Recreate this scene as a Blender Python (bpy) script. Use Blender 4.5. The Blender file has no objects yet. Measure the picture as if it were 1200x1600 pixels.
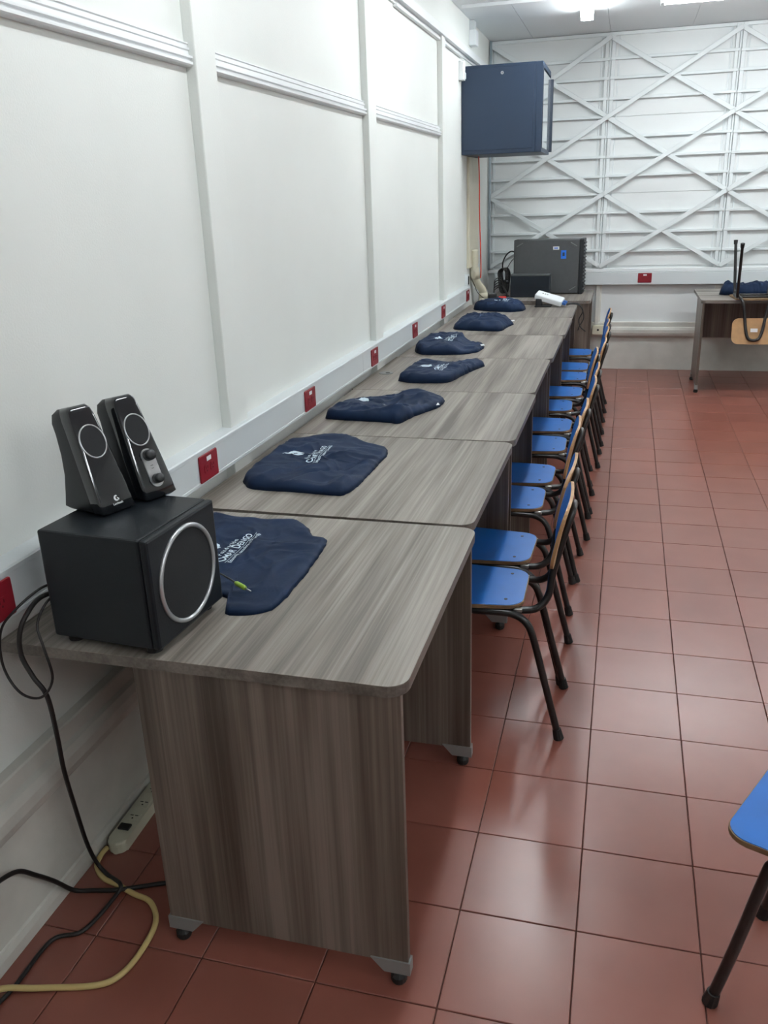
import bpy, bmesh, math, random
from mathutils import Vector, Matrix, noise

random.seed(7)
scene = bpy.context.scene
COL = scene.collection

# ------------------------------------------------------------------ camera
cam_d = bpy.data.cameras.new('camera')
cam = bpy.data.objects.new('camera', cam_d)
COL.objects.link(cam)
_R = ((0.964837, 0.260834, -0.032475), (0.060888, -0.341978, -0.937733), (-0.255699, 0.902783, -0.345834))
_m = Matrix.Identity(4)
for k in range(3):
    _m[k][0] = _R[0][k]
    _m[k][1] = -_R[1][k]
    _m[k][2] = -_R[2][k]
_m[0][3], _m[1][3], _m[2][3] = 1.2571, 0.0, 1.6003
cam.matrix_world = _m
cam_d.sensor_fit = 'VERTICAL'
cam_d.sensor_height = 36.0
cam_d.lens = 1332.29 * 36.0 / 1600.0
cam_d.clip_start = 0.05
scene.camera = cam

# ------------------------------------------------------------------ world, exposure
world = bpy.data.worlds.new('world')
scene.world = world
world.use_nodes = True
world.node_tree.nodes['Background'].inputs[0].default_value = (0.8, 0.88, 1.0, 1)
world.node_tree.nodes['Background'].inputs[1].default_value = 0.3
scene.view_settings.view_transform = 'Standard'
scene.view_settings.look = 'None'
scene.view_settings.gamma = 1.0
scene.view_settings.use_curve_mapping = False
scene.view_settings.exposure = 0.22
TUBE_POWER = 46.0          # radiance of the fluorescent tubes

# room size
YB = 8.38                  # back wall face
ZC = 2.845                 # ceiling face
XR, YN = 4.6, -1.9         # right wall, wall behind the camera


# ------------------------------------------------------------------ materials
def srgb(r, g, b):
    f = lambda c: (c / 255.0) / 12.92 if c / 255.0 <= 0.04045 else ((c / 255.0 + 0.055) / 1.055) ** 2.4
    return (f(r), f(g), f(b), 1.0)


class NT:
    def __init__(self, name):
        self.m = bpy.data.materials.new(name)
        self.m.use_nodes = True
        self.t = self.m.node_tree
        self.b = self.t.nodes['Principled BSDF']

    def n(self, typ, **kw):
        nd = self.t.nodes.new(typ)
        for k, v in kw.items():
            if k in nd.inputs:
                nd.inputs[k].default_value = v
            else:
                setattr(nd, k, v)
        return nd

    def l(self, a, b):
        self.t.links.new(a, b)


def mat(name, col, rough=0.5, metal=0.0, noise_scale=0, noise_amt=0.1, bump=0.0, bump_scale=200, coat=0.0, spec=0.5, emit=None, estr=0.0, trans=0.0):
    M = NT(name)
    b = M.b
    b.inputs['Base Color'].default_value = col
    b.inputs['Roughness'].default_value = rough
    b.inputs['Metallic'].default_value = metal
    b.inputs['Specular IOR Level'].default_value = spec
    b.inputs['Coat Weight'].default_value = coat
    b.inputs['Transmission Weight'].default_value = trans
    if emit:
        b.inputs['Emission Color'].default_value = emit
        b.inputs['Emission Strength'].default_value = estr
    if noise_scale or bump:
        tc = M.n('ShaderNodeTexCoord')
    if noise_scale:
        nz = M.n('ShaderNodeTexNoise', Scale=noise_scale, Detail=5.0)
        M.l(tc.outputs['Object'], nz.inputs['Vector'])
        cr = M.n('ShaderNodeValToRGB')
        lo = tuple(c * (1 - noise_amt) for c in col[:3]) + (1,)
        hi = tuple(min(1, c * (1 + noise_amt)) for c in col[:3]) + (1,)
        cr.color_ramp.elements[0].color = lo
        cr.color_ramp.elements[0].position = 0.3
        cr.color_ramp.elements[1].color = hi
        cr.color_ramp.elements[1].position = 0.7
        M.l(nz.outputs['Fac'], cr.inputs['Fac'])
        M.l(cr.outputs['Color'], b.inputs['Base Color'])
    if bump:
        n2 = M.n('ShaderNodeTexNoise', Scale=bump_scale, Detail=3.0)
        M.l(tc.outputs['Object'], n2.inputs['Vector'])
        bp = M.n('ShaderNodeBump', Strength=bump, Distance=0.002)
        M.l(n2.outputs['Fac'], bp.inputs['Height'])
        M.l(bp.outputs['Normal'], b.inputs['Normal'])
    return M.m


def wood(name, axis, dark, mid, light, scale=1.0):
    """grey laminate with long grain along the given local axis"""
    M = NT(name)
    tc = M.n('ShaderNodeTexCoord')
    oi = M.n('ShaderNodeObjectInfo')
    add = M.n('ShaderNodeVectorMath', operation='ADD')
    mul = M.n('ShaderNodeVectorMath', operation='SCALE', Scale=13.7)
    cb = M.n('ShaderNodeCombineXYZ')
    for i in range(3):
        M.l(oi.outputs['Random'], cb.inputs[i])
    M.l(cb.outputs[0], mul.inputs[0])
    M.l(tc.outputs['Object'], add.inputs[0])
    M.l(mul.outputs[0], add.inputs[1])
    s1 = [17, 17, 17]; s1[axis] = 0.8
    s2 = [150, 150, 150]; s2[axis] = 1.6
    s3 = [9, 9, 9]; s3[axis] = 0.7
    out = []
    for s, d in ((s1, 6.0), (s2, 3.0), (s3, 3.0)):
        mp = M.n('ShaderNodeMapping')
        mp.inputs['Scale'].default_value = [v * scale for v in s]
        M.l(add.outputs[0], mp.inputs['Vector'])
        nz = M.n('ShaderNodeTexNoise', Scale=1.0, Detail=d, Distortion=0.25)
        M.l(mp.outputs[0], nz.inputs['Vector'])
        out.append(nz)
    mx = M.n('ShaderNodeMix', data_type='FLOAT')
    mx.inputs[0].default_value = 0.35
    M.l(out[0].outputs['Fac'], mx.inputs[2]); M.l(out[1].outputs['Fac'], mx.inputs[3])
    mx2 = M.n('ShaderNodeMix', data_type='FLOAT')
    mx2.inputs[0].default_value = 0.3
    M.l(mx.outputs[0], mx2.inputs[2]); M.l(out[2].outputs['Fac'], mx2.inputs[3])
    cr = M.n('ShaderNodeValToRGB')
    e = cr.color_ramp.elements
    e[0].position = 0.39; e[0].color = dark
    e[1].position = 0.61; e[1].color = light
    e2 = e.new(0.5); e2.color = mid
    M.l(mx2.outputs[0], cr.inputs['Fac'])
    M.l(cr.outputs['Color'], M.b.inputs['Base Color'])
    M.b.inputs['Roughness'].default_value = 0.42
    bp = M.n('ShaderNodeBump', Strength=0.08, Distance=0.001)
    M.l(out[1].outputs['Fac'], bp.inputs['Height'])
    M.l(bp.outputs['Normal'], M.b.inputs['Normal'])
    return M.m


def tile_material():
    M = NT('terracotta_tile')
    tc = M.n('ShaderNodeTexCoord')
    oi = M.n('ShaderNodeObjectInfo')
    ge = M.n('ShaderNodeNewGeometry')
    n1 = M.n('ShaderNodeTexNoise', Scale=5.0, Detail=3.0, Roughness=0.5)
    M.l(ge.outputs['Position'], n1.inputs['Vector'])
    cr = M.n('ShaderNodeValToRGB')
    e = cr.color_ramp.elements
    e[0].position = 0.25; e[0].color = (0.215, 0.068, 0.048, 1)
    e[1].position = 0.8; e[1].color = (0.262, 0.092, 0.066, 1)
    M.l(n1.outputs['Fac'], cr.inputs['Fac'])
    hs = M.n('ShaderNodeHueSaturation')
    mr = M.n('ShaderNodeMapRange')
    mr.inputs['To Min'].default_value = 0.93; mr.inputs['To Max'].default_value = 1.07
    M.l(oi.outputs['Random'], mr.inputs['Value'])
    M.l(mr.outputs[0], hs.inputs['Value'])
    M.l(cr.outputs['Color'], hs.inputs['Color'])
    M.l(hs.outputs['Color'], M.b.inputs['Base Color'])
    M.b.inputs['Roughness'].default_value = 0.277
    M.b.inputs['Specular IOR Level'].default_value = 0.72
    return M.m


def fabric_material():
    M = NT('navy_fabric')
    tc = M.n('ShaderNodeTexCoord')
    n1 = M.n('ShaderNodeTexNoise', Scale=6.0, Detail=4.0)
    M.l(tc.outputs['Object'], n1.inputs['Vector'])
    cr = M.n('ShaderNodeValToRGB')
    e = cr.color_ramp.elements
    e[0].position = 0.3; e[0].color = srgb(18, 33, 57)
    e[1].position = 0.75; e[1].color = srgb(25, 43, 71)
    M.l(n1.outputs['Fac'], cr.inputs['Fac'])
    M.l(cr.outputs['Color'], M.b.inputs['Base Color'])
    M.b.inputs['Roughness'].default_value = 0.6
    M.b.inputs['Specular IOR Level'].default_value = 0.14
    n2 = M.n('ShaderNodeTexNoise', Scale=25.0, Detail=5.0)
    M.l(tc.outputs['Object'], n2.inputs['Vector'])
    bp = M.n('ShaderNodeBump', Strength=0.25, Distance=0.006)
    M.l(n2.outputs['Fac'], bp.inputs['Height'])
    M.l(bp.outputs['Normal'], M.b.inputs['Normal'])
    return M.m


M_WALL = mat('white_wall_paint', srgb(226, 229, 225), 0.55, noise_scale=1.3, noise_amt=0.035, bump=0.25, bump_scale=180)
M_WALLB = mat('white_panel_paint', srgb(226, 230, 230), 0.5, noise_scale=1.5, noise_amt=0.03)
M_TRIM = mat('white_gloss_trim', srgb(228, 231, 232), 0.38, noise_scale=4, noise_amt=0.03)
M_LOWER = mat('worn_white_plinth', srgb(206, 205, 198), 0.6, noise_scale=5, noise_amt=0.12, bump=0.3, bump_scale=60)
M_STEEL_W = mat('white_painted_steel', srgb(224, 230, 231), 0.42, noise_scale=8, noise_amt=0.03)
M_CEIL = mat('ceiling_panel', srgb(232, 236, 238), 0.6)
M_GROUT = mat('brown_grout', (0.10, 0.040, 0.030, 1), 0.8)
M_TILE = tile_material()
M_TRUNK = mat('grey_pvc_trunking', srgb(208, 214, 216), 0.35)
M_RED = mat('red_outlet_plastic', srgb(128, 17, 32), 0.4)
M_REDD = mat('dark_red_slots', srgb(70, 8, 15), 0.5)
M_LABEL = mat('white_label', srgb(225, 228, 230), 0.5)
M_CREAM = mat('cream_pvc', srgb(214, 209, 188), 0.4, noise_scale=6, noise_amt=0.05)
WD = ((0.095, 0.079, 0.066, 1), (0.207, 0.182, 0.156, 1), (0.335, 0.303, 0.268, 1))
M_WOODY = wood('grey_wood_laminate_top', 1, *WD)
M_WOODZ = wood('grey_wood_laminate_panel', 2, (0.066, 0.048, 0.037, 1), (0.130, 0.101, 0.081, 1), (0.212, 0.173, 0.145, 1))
M_EDGE = wood('grey_edge_banding', 1, (0.09, 0.075, 0.062, 1), (0.15, 0.13, 0.112, 1), (0.21, 0.185, 0.162, 1))
M_SHOE = mat('grey_metal_shoe', srgb(150, 153, 152), 0.4, metal=0.4)
M_RUBBER = mat('black_rubber', (0.008, 0.008, 0.008, 1), 0.6)
M_BLUE = mat('blue_laminate', srgb(24, 103, 184), 0.36, noise_scale=14, noise_amt=0.06)
M_PLY = mat('plywood', srgb(172, 134, 92), 0.5, noise_scale=20, noise_amt=0.15)
M_PLYD = mat('shade_darkened_plywood', srgb(122, 96, 68), 0.55, noise_scale=25, noise_amt=0.3)  # seat plywood darkened in its colour for the desk shadow over the row chairs
M_BLACKM = mat('black_enamel_steel', (0.012, 0.011, 0.011, 1), 0.3, noise_scale=30, noise_amt=0.3)
M_CHROME = mat('worn_weld_metal', (0.5, 0.5, 0.48, 1), 0.3, metal=0.9)
M_FABRIC = fabric_material()
M_PRINT = mat('white_print', srgb(205, 222, 232), 0.6)
M_NAVY = mat('navy_powder_coat', srgb(29, 48, 71), 0.45, bump=0.1, bump_scale=500)
M_NAVYD = mat('navy_frame', srgb(20, 33, 50), 0.4)
M_GLASS = mat('cabinet_glass', (0.72, 0.78, 0.8, 1), 0.05, spec=0.8, trans=0.0, metal=0.7)
M_SUB = mat('black_vinyl', (0.006, 0.0085, 0.012, 1), 0.42, spec=0.3, bump=0.15, bump_scale=400)
M_MESH = mat('black_grille_cloth', (0.006, 0.007, 0.009, 1), 0.8, bump=0.4, bump_scale=900)
M_GLOSSB = mat('gloss_black_plastic', (0.006, 0.008, 0.011, 1), 0.09, coat=0.6)
M_MATTB = mat('matt_black_plastic', (0.010, 0.012, 0.015, 1), 0.45)
M_SILVER = mat('brushed_silver', srgb(190, 193, 196), 0.28, metal=0.8)
M_CABLE = mat('black_cable', (0.010, 0.009, 0.009, 1), 0.45)
M_YELLOW = mat('cream_yellow_cable', srgb(198, 176, 118), 0.5)
M_LIME = mat('lime_plug', srgb(150, 185, 60), 0.4)
M_STRIP = mat('ivory_plastic', srgb(200, 200, 180), 0.4)
M_DKGREY = mat('dark_grey_plastic', srgb(74, 76, 78), 0.5, noise_scale=30, noise_amt=0.05)
M_BLACKN = mat('blue_black_plastic', srgb(20, 28, 38), 0.35)
M_WHITE = mat('white_plastic', srgb(232, 236, 238), 0.35)
M_STICK = mat('blue_sticker', srgb(30, 110, 215), 0.4)
M_ORANGE = mat('orange_red_cable', srgb(215, 70, 55), 0.45)
M_BLUEP = mat('blue_plug', srgb(45, 95, 165), 0.4)
M_REDP = mat('bright_red_plastic', srgb(205, 45, 40), 0.4)
M_TUBE = mat('lit_fluorescent_tube', (1, 1, 1, 1), 0.4, emit=(0.93, 0.98, 1.0, 1), estr=TUBE_POWER)
M_GREYP = mat('grey_plastic', srgb(120, 124, 124), 0.5)
M_BRACK = mat('grey_blue_metal', srgb(165, 178, 188), 0.4, metal=0.2)


# ------------------------------------------------------------------ mesh helpers
def obj(name, bm, m, parent=None, smooth=False, loc=None, rot=None):
    me = bpy.data.meshes.new(name)
    bmesh.ops.recalc_face_normals(bm, faces=bm.faces[:])
    bm.to_mesh(me)
    bm.free()
    me.materials.append(m)
    if smooth:
        for p in me.polygons:
            p.use_smooth = True
    o = bpy.data.objects.new(name, me)
    COL.objects.link(o)
    if parent:
        o.parent = parent
    if loc:
        o.location = loc
    if rot:
        o.rotation_euler = rot
    return o


def share(name, me, parent=None, loc=(0, 0, 0), rot=(0, 0, 0)):
    o = bpy.data.objects.new(name, me)
    COL.objects.link(o)
    o.location = loc
    o.rotation_euler = rot
    if parent:
        o.parent = parent
    return o


def thing(name, label, cat, loc=(0, 0, 0), rotz=0.0, group=None):
    o = bpy.data.objects.new(name, None)
    o.empty_display_size = 0.05
    COL.objects.link(o)
    o.location = loc
    o.rotation_euler = (0, 0, rotz)
    return tag(o, label, cat, group)


def tag(o, label=None, cat=None, group=None, kind=None):
    if label: o['label'] = label
    if cat: o['category'] = cat
    if group: o['group'] = group
    if kind: o['kind'] = kind
    return o


def copy_tree(o, parent=None):
    c = o.copy()
    COL.objects.link(c)
    if parent:
        c.parent = parent
    for ch in list(o.children):
        copy_tree(ch, c)
    return c


def bx(x0, x1, y0, y1, z0, z1, bev=0.0, seg=2, bm=None):
    own = bm is None
    b = bmesh.new()
    vs = [b.verts.new((x, y, z)) for x in (x0, x1) for y in (y0, y1) for z in (z0, z1)]
    for f in ((0, 1, 3, 2), (4, 6, 7, 5), (0, 4, 5, 1), (2, 3, 7, 6), (0, 2, 6, 4), (1, 5, 7, 3)):
        b.faces.new([vs[i] for i in f])
    bmesh.ops.recalc_face_normals(b, faces=b.faces[:])
    if bev:
        bmesh.ops.bevel(b, geom=b.edges[:], offset=bev, segments=seg, profile=0.5, affect='EDGES')
    if own:
        return b
    merge(bm, b)
    return bm


def merge(bm, other, M=None):
    if M is not None:
        bmesh.ops.transform(other, matrix=M, verts=other.verts[:])
    me = bpy.data.meshes.new('tmp')
    other.to_mesh(me)
    other.free()
    bm.from_mesh(me)
    bpy.data.meshes.remove(me)
    return bm


def xf(bm, M):
    bmesh.ops.transform(bm, matrix=M, verts=bm.verts[:])
    return bm


def prism(pts, h, bev=0.0, seg=2):
    """outline in xy extruded from z=0 to z=h"""
    bm = bmesh.new()
    lo = [bm.verts.new((p[0], p[1], 0)) for p in pts]
    hi = [bm.verts.new((p[0], p[1], h)) for p in pts]
    n = len(pts)
    bm.faces.new(lo[::-1]); bm.faces.new(hi)
    for i in range(n):
        bm.faces.new((lo[i], lo[(i + 1) % n], hi[(i + 1) % n], hi[i]))
    if bev:
        es = [e for e in bm.edges if abs(e.verts[0].co.z - e.verts[1].co.z) < 1e-6]
        bmesh.ops.bevel(bm, geom=es, offset=bev, segments=seg, profile=0.5, affect='EDGES')
    return bm


def rpoly(pts, rads, seg=6):
    """polygon with rounded corners"""
    out = []
    n = len(pts)
    for i in range(n):
        p = Vector(pts[i][:2]); a = Vector(pts[i - 1][:2]); c = Vector(pts[(i + 1) % n][:2])
        r = rads[i] if isinstance(rads, (list, tuple)) else rads
        if r <= 0:
            out.append((p.x, p.y)); continue
        u = (a - p).normalized(); v = (c - p).normalized()
        ang = u.angle(v)
        d = r / math.tan(ang / 2)
        s, e = p + u * d, p + v * d
        cen = p + (u + v).normalized() * (r / math.sin(ang / 2))
        a0 = math.atan2(s.y - cen.y, s.x - cen.x); a1 = math.atan2(e.y - cen.y, e.x - cen.x)
        da = (a1 - a0 + math.pi) % (2 * math.pi) - math.pi
        for k in range(seg + 1):
            t = a0 + da * k / seg
            out.append((cen.x + r * math.cos(t), cen.y + r * math.sin(t)))
    return out


def catmull(pts, n=6, closed=False):
    P = [Vector(p) for p in pts]
    out = []
    m = len(P)
    rng = range(m) if closed else range(m - 1)
    for i in rng:
        p0 = P[(i - 1) % m] if closed or i > 0 else P[0]
        p1 = P[i]; p2 = P[(i + 1) % m]
        p3 = P[(i + 2) % m] if closed or i + 2 < m else P[-1]
        for k in range(n):
            t = k / n
            out.append(0.5 * ((2 * p1) + (p2 - p0) * t + (2 * p0 - 5 * p1 + 4 * p2 - p3) * t * t + (3 * p1 - p0 - 3 * p2 + p3) * t ** 3))
    if not closed:
        out.append(P[-1])
    return out


def tube(path, r, seg=8, closed=False, bm=None, caps=True):
    bm = bm or bmesh.new()
    P = [Vector(p) for p in path]
    n = len(P)
    rings = []
    up = Vector((0, 0, 1))
    prev = None
    for i in range(n):
        if closed:
            t = (P[(i + 1) % n] - P[i - 1]).normalized()
        else:
            t = (P[min(i + 1, n - 1)] - P[max(i - 1, 0)]).normalized()
        if prev is None:
            a = up if abs(t.dot(up)) < 0.95 else Vector((1, 0, 0))
            nrm = (a - t * a.dot(t)).normalized()
        else:
            nrm = (prev - t * prev.dot(t)).normalized()
        prev = nrm
        bn = t.cross(nrm)
        rr = r[i] if isinstance(r, (list, tuple)) else r
        rings.append([bm.verts.new(P[i] + (nrm * math.cos(2 * math.pi * k / seg) + bn * math.sin(2 * math.pi * k / seg)) * rr) for k in range(seg)])
    m = n if closed else n - 1
    for i in range(m):
        A, B = rings[i], rings[(i + 1) % n]
        for k in range(seg):
            bm.faces.new((A[k], A[(k + 1) % seg], B[(k + 1) % seg], B[k]))
    if caps and not closed:
        bm.faces.new(rings[0][::-1]); bm.faces.new(rings[-1])
    return bm


def cyl(c, axis, r, h, seg=24, bm=None, r2=None):
    c = Vector(c); a = Vector(axis).normalized()
    return tube([c, c + a * h], [r, r if r2 is None else r2], seg, bm=bm)


def profile_y(pts, y0, y1):
    """closed profile in (x,z) extruded along y"""
    bm = bmesh.new()
    A = [bm.verts.new((x, y0, z)) for x, z in pts]
    B = [bm.verts.new((x, y1, z)) for x, z in pts]
    n = len(pts)
    bm.faces.new(A); bm.faces.new(B[::-1])
    for i in range(n):
        bm.faces.new((A[i], A[(i + 1) % n], B[(i + 1) % n], B[i]))
    return bm


def struct(o):
    o['kind'] = 'structure'
    return o


def text_bm(s, size, spacing=1.0):
    cu = bpy.data.curves.new('txt', 'FONT')
    cu.body = s
    cu.size = size
    cu.align_x = 'CENTER'
    cu.space_character = spacing
    cu.resolution_u = 3
    cu.offset = size * 0.018
    o = bpy.data.objects.new('txt', cu)
    COL.objects.link(o)
    dg = bpy.context.evaluated_depsgraph_get()
    me = bpy.data.meshes.new_from_object(o.evaluated_get(dg))
    bm = bmesh.new()
    bm.from_mesh(me)
    bpy.data.objects.remove(o)
    bpy.data.curves.remove(cu)
    bpy.data.meshes.remove(me)
    return bm


# ================================================================== SETTING
# ---- floor with single tiles
T = 0.8135 / 3
TX0, TY0 = 0.1559 - T, 1.2896 - 2 * T
floor = struct(obj('floor', bx(-0.1, XR + 0.1, YN - 0.1, YB + 0.1, -0.12, -0.006), M_GROUT))
g = 0.0013
tb = bx(g, T - g, g, T - g, -0.008, 0.0, 0.0012, 1)
tile0 = obj('tile', tb, M_TILE, floor)
TILE_ME = tile0.data
bpy.data.objects.remove(tile0)
cut_w = TX0 + T
tcut = obj('tile', bx(0.001, cut_w - g, g, T - g, -0.008, 0.0, 0.0012, 1), M_TILE, floor)
TCUT_ME = tcut.data
bpy.data.objects.remove(tcut)
VIS = {1: 5, 2: 7, 3: 7, 4: 7, 5: 7}
VIS.update({r: 8 for r in range(6, 13)}); VIS.update({r: 9 for r in range(13, 20)}); VIS.update({r: 10 for r in range(20, 29)})
far_bm = bmesh.new()
for r in range(-8, 29):
    y = TY0 + r * T
    for c in range(0, 17):
        x = TX0 + c * T
        if r in VIS and c < VIS[r] and y + T < YB + 0.2:
            dz = random.uniform(-0.0006, 0.0)
            if c == 0:
                share('tile', TCUT_ME, floor, (0, y, dz))
            else:
                share('tile', TILE_ME, floor, (x, y, dz), (random.uniform(-1, 1) * 0.0006, random.uniform(-1, 1) * 0.0006, 0))
        elif y > YN - T and x < XR:
            bx(max(x, 0) + g, x + T - g, y + g, y + T - g, -0.008, -0.0005, bm=far_bm)
tag(obj('tile_field', far_bm, M_TILE, floor), kind='stuff')

# ---- left wall
wl = struct(obj('wall_left', bx(-0.12, 0.0, YN - 0.1, YB + 0.1, -0.1, ZC + 0.1), M_WALL))
PIL = [(-1.07, -0.93), (0.72, 0.86), (2.508, 2.645), (4.296, 4.436), (6.077, 6.19)]
for a, b in PIL:
    obj('pilaster', bx(-0.002, 0.033, a, b, 0.02, 2.575, 0.004), M_WALL, wl)
RAILP = [(-.002, 1.970), (.020, 1.972), (.024, 1.976), (.024, 1.983), (.017, 1.985), (.017, 1.990), (.024, 1.992), (.024, 1.998), (.012, 2.002),
         (.012, 2.012), (.016, 2.014), (.016, 2.020), (.010, 2.022), (.010, 2.028), (.014, 2.030), (.012, 2.033), (-.002, 2.033)]
for a, b in ((-0.93, 0.72), (0.86, 2.525), (2.645, 4.308), (4.436, 6.082)):
    obj('picture_rail', profile_y(RAILP, a, b), M_TRIM, wl)
obj('crown_rail', profile_y([(-.002, 2.55), (.012, 2.55), (.014, 2.566), (.045, 2.566), (.045, 2.612), (.030, 2.622), (-.002, 2.626)], YN, 7.95), M_TRIM, wl)
for a, b in ((2.65, 4.29), (4.95, 6.07), (6.2, 6.9)):
    obj('crown_bead', bx(0.0, 0.024, a, b, 2.536, 2.553, 0.003), M_TRIM, wl)
LEDGE = [(-.002, .442), (.026, .442), (.030, .438), (.030, .398), (.042, .392), (.050, .372), (.050, .345), (.042, .322), (.028, .306), (.010, .298), (-.002, .297)]
obj('ledge', profile_y(LEDGE, YN, YB - 0.02), M_LOWER, wl)
obj('plinth_board', bx(-.002, 0.004, YN, YB, 0.0, 0.297), M_LOWER, wl)
bl = struct(obj('baseboard_left', profile_y([(0.004, 0.0), (.014, 0.0), (.014, .028), (.010, .045), (0.004, .048)], YN, YB), M_LOWER))

# ---- back wall: panels, posts, slats, braces
wb = struct(obj('wall_back', bx(-0.12, XR + 0.12, YB, YB + 0.12, -0.1, ZC + 0.1), M_WALLB))
NX = [0.012, 1.028, 2.058, 3.088, 4.118, XR]
NZ = [0.945, 1.567, 2.190, 2.805]
LV = [1.082, 1.242, 1.408, 1.571, 1.713, 1.869, 2.031, 2.192, 2.333, 2.495, 2.643]
for i in range(5):
    xa, xb = NX[i], NX[i + 1]
    for z0, z1 in ((0.945, 1.569), (1.569, 2.191), (2.191, 2.84)):
        obj('panel', bx(xa + 0.0015, xb - 0.0015, YB - 0.010, YB + 0.002, z0 + 0.0015, z1 - 0.0015, 0.001, 1), M_WALLB, wb)
    for z in LV:
        if i in (1, 3) and (abs(z - 1.571) < 0.01 or abs(z - 2.192) < 0.01):
            continue
        off = random.uniform(-0.004, 0.004)
        obj('slat', bx(xa + 0.004, xb - 0.004, YB - 0.042, YB - 0.009, z - 0.012 + off, z + 0.010 + off, 0.002, 1), M_STEEL_W, wb)
    if i < 4:
        for k in range(3):
            za, zb = NZ[k], NZ[k + 1]
            for s in (0, 1):
                p0 = Vector((xa, 0, za if s else zb)); p1 = Vector((xb, 0, zb if s else za))
                d = p1 - p0
                L = d.length
                ang = math.atan2(d.z, d.x)
                yb = YB - 0.052 - 0.009 * s
                b = bx(-L / 2 - 0.004, L / 2 + 0.004, -0.0045, 0.0045, -0.018, 0.018, 0.0015, 1)
                xf(b, Matrix.Translation(((xa + xb) / 2, yb, (za + zb) / 2)) @ Matrix.Rotation(-ang, 4, 'Y'))
                obj('brace', b, M_STEEL_W, wb)
for i, x in enumerate(NX[:5]):
    if i == 0:
        obj('post', bx(0.0, 0.022, YB - 0.036, YB, 0.90, 2.84, 0.002, 1), M_STEEL_W, wb)
        obj('post', bx(0.030, 0.052, YB - 0.022, YB, 0.90, 2.84, 0.002, 1), M_STEEL_W, wb)
        continue
    for dx0, dx1, dep in ((-0.044, -0.016, 0.038), (-0.012, 0.004, 0.028), (0.008, 0.040, 0.038), (-0.080, -0.066, 0.014), (0.062, 0.074, 0.014)):
        obj('post', bx(x + dx0, x + dx1, YB - dep, YB, 0.90, 2.84, 0.002, 1), M_STEEL_W, wb)
    obj('post', bx(x - 0.012, x + 0.030, YB - 0.018, YB, 0.44, 0.785, 0.002, 1), M_LOWER, wb)
obj('sill', bx(0.0, XR, YB - 0.050, YB, 0.893, 0.925, 0.006), M_TRIM, wb)
obj('top_rail', bx(0.0, XR, YB - 0.030, YB, 2.815, 2.842, 0.003), M_STEEL_W, wb)
LB = [(x, z) for x, z in LEDGE]
b = profile_y(LB, 0.0, XR)
xf(b, Matrix(((0, 1, 0, 0.02), (-1, 0, 0, YB), (0, 0, 1, 0), (0, 0, 0, 1))))
obj('ledge', b, M_LOWER, wb)
obj('plinth_board', bx(0.0, XR, YB - 0.006, YB, 0.0, 0.297), M_LOWER, wb)

# ---- other walls (behind and right of the camera)
struct(obj('wall_right', bx(XR, XR + 0.12, YN - 0.1, YB + 0.1, -0.1, ZC + 0.1), M_WALL))
struct(obj('wall_front', bx(-0.12, XR + 0.12, YN - 0.12, YN, -0.1, ZC + 0.1), M_WALL))

# ---- ceiling
ce = struct(obj('ceiling', bx(-0.12, XR + 0.12, YN - 0.12, YB + 0.12, ZC + 0.006, ZC + 0.1), M_CEIL))
cx = [0.0, 0.37, 1.02, 1.67, 2.32, 2.97, 3.62, 4.27, XR]
cy = [YN, -1.38, 1.06, 3.5, 5.94, YB]
for i in range(len(cx) - 1):
    for j in range(len(cy) - 1):
        obj('panel', bx(cx[i] + 0.0015, cx[i + 1] - 0.0015, cy[j] + 0.0015, cy[j + 1] - 0.0015, ZC, ZC + 0.008, 0.001, 1), M_CEIL, ce)


# ================================================================== LIGHTS
def fixture(label, loc, rot):
    t = thing('ceiling_light', label, 'ceiling light', (loc[0], loc[1], ZC), rot, 'fluorescent ceiling lights')
    obj('tray', profile_y([(-.042, -.036), (.042, -.036), (.050, -.001), (-.050, -.001)], -0.61, 0.61), M_WHITE, t)
    for sx in (-1, 1):
        obj('tube', cyl((sx * 0.030, -0.585, -0.056), (0, 1, 0), 0.0155, 1.17, 12), M_TUBE, t, True)
    for sy in (-1, 1):
        obj('lamp_holder', bx(-0.046, 0.046, sy * 0.598 - 0.012, sy * 0.598 + 0.012, -0.074, -0.03, 0.003), M_WHITE, t)
    return t


fixture('lit twin-tube ceiling light above the far desks, pointing at the lattice wall', (0.90, 6.70), math.radians(2.5))
fixture('lit ceiling light cut by the top right corner of the picture', (1.99, 6.92), math.radians(90))
fixture('lit ceiling light above the fourth and fifth desks of the row', (0.90, 4.55), 0)
fixture('lit ceiling light above the second desk from the camera', (0.95, 2.15), 0)
fixture('lit ceiling light on the right side of the room, the farther one', (3.35, 4.9), 0)
fixture('lit ceiling light on the right side of the room, the nearer one', (3.5, 0.75), 0)
fixture('added unseen ceiling light brightening the lattice wall, at the far right', (3.40, 6.92), math.radians(90))  # out-of-view fixture added to brighten the lattice wall
fixture('added unseen ceiling light behind the camera, brightening the near desk end', (2.95, -0.75), 0)  # unseen fixture added to lift the near desk panel and lower left wall


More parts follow.
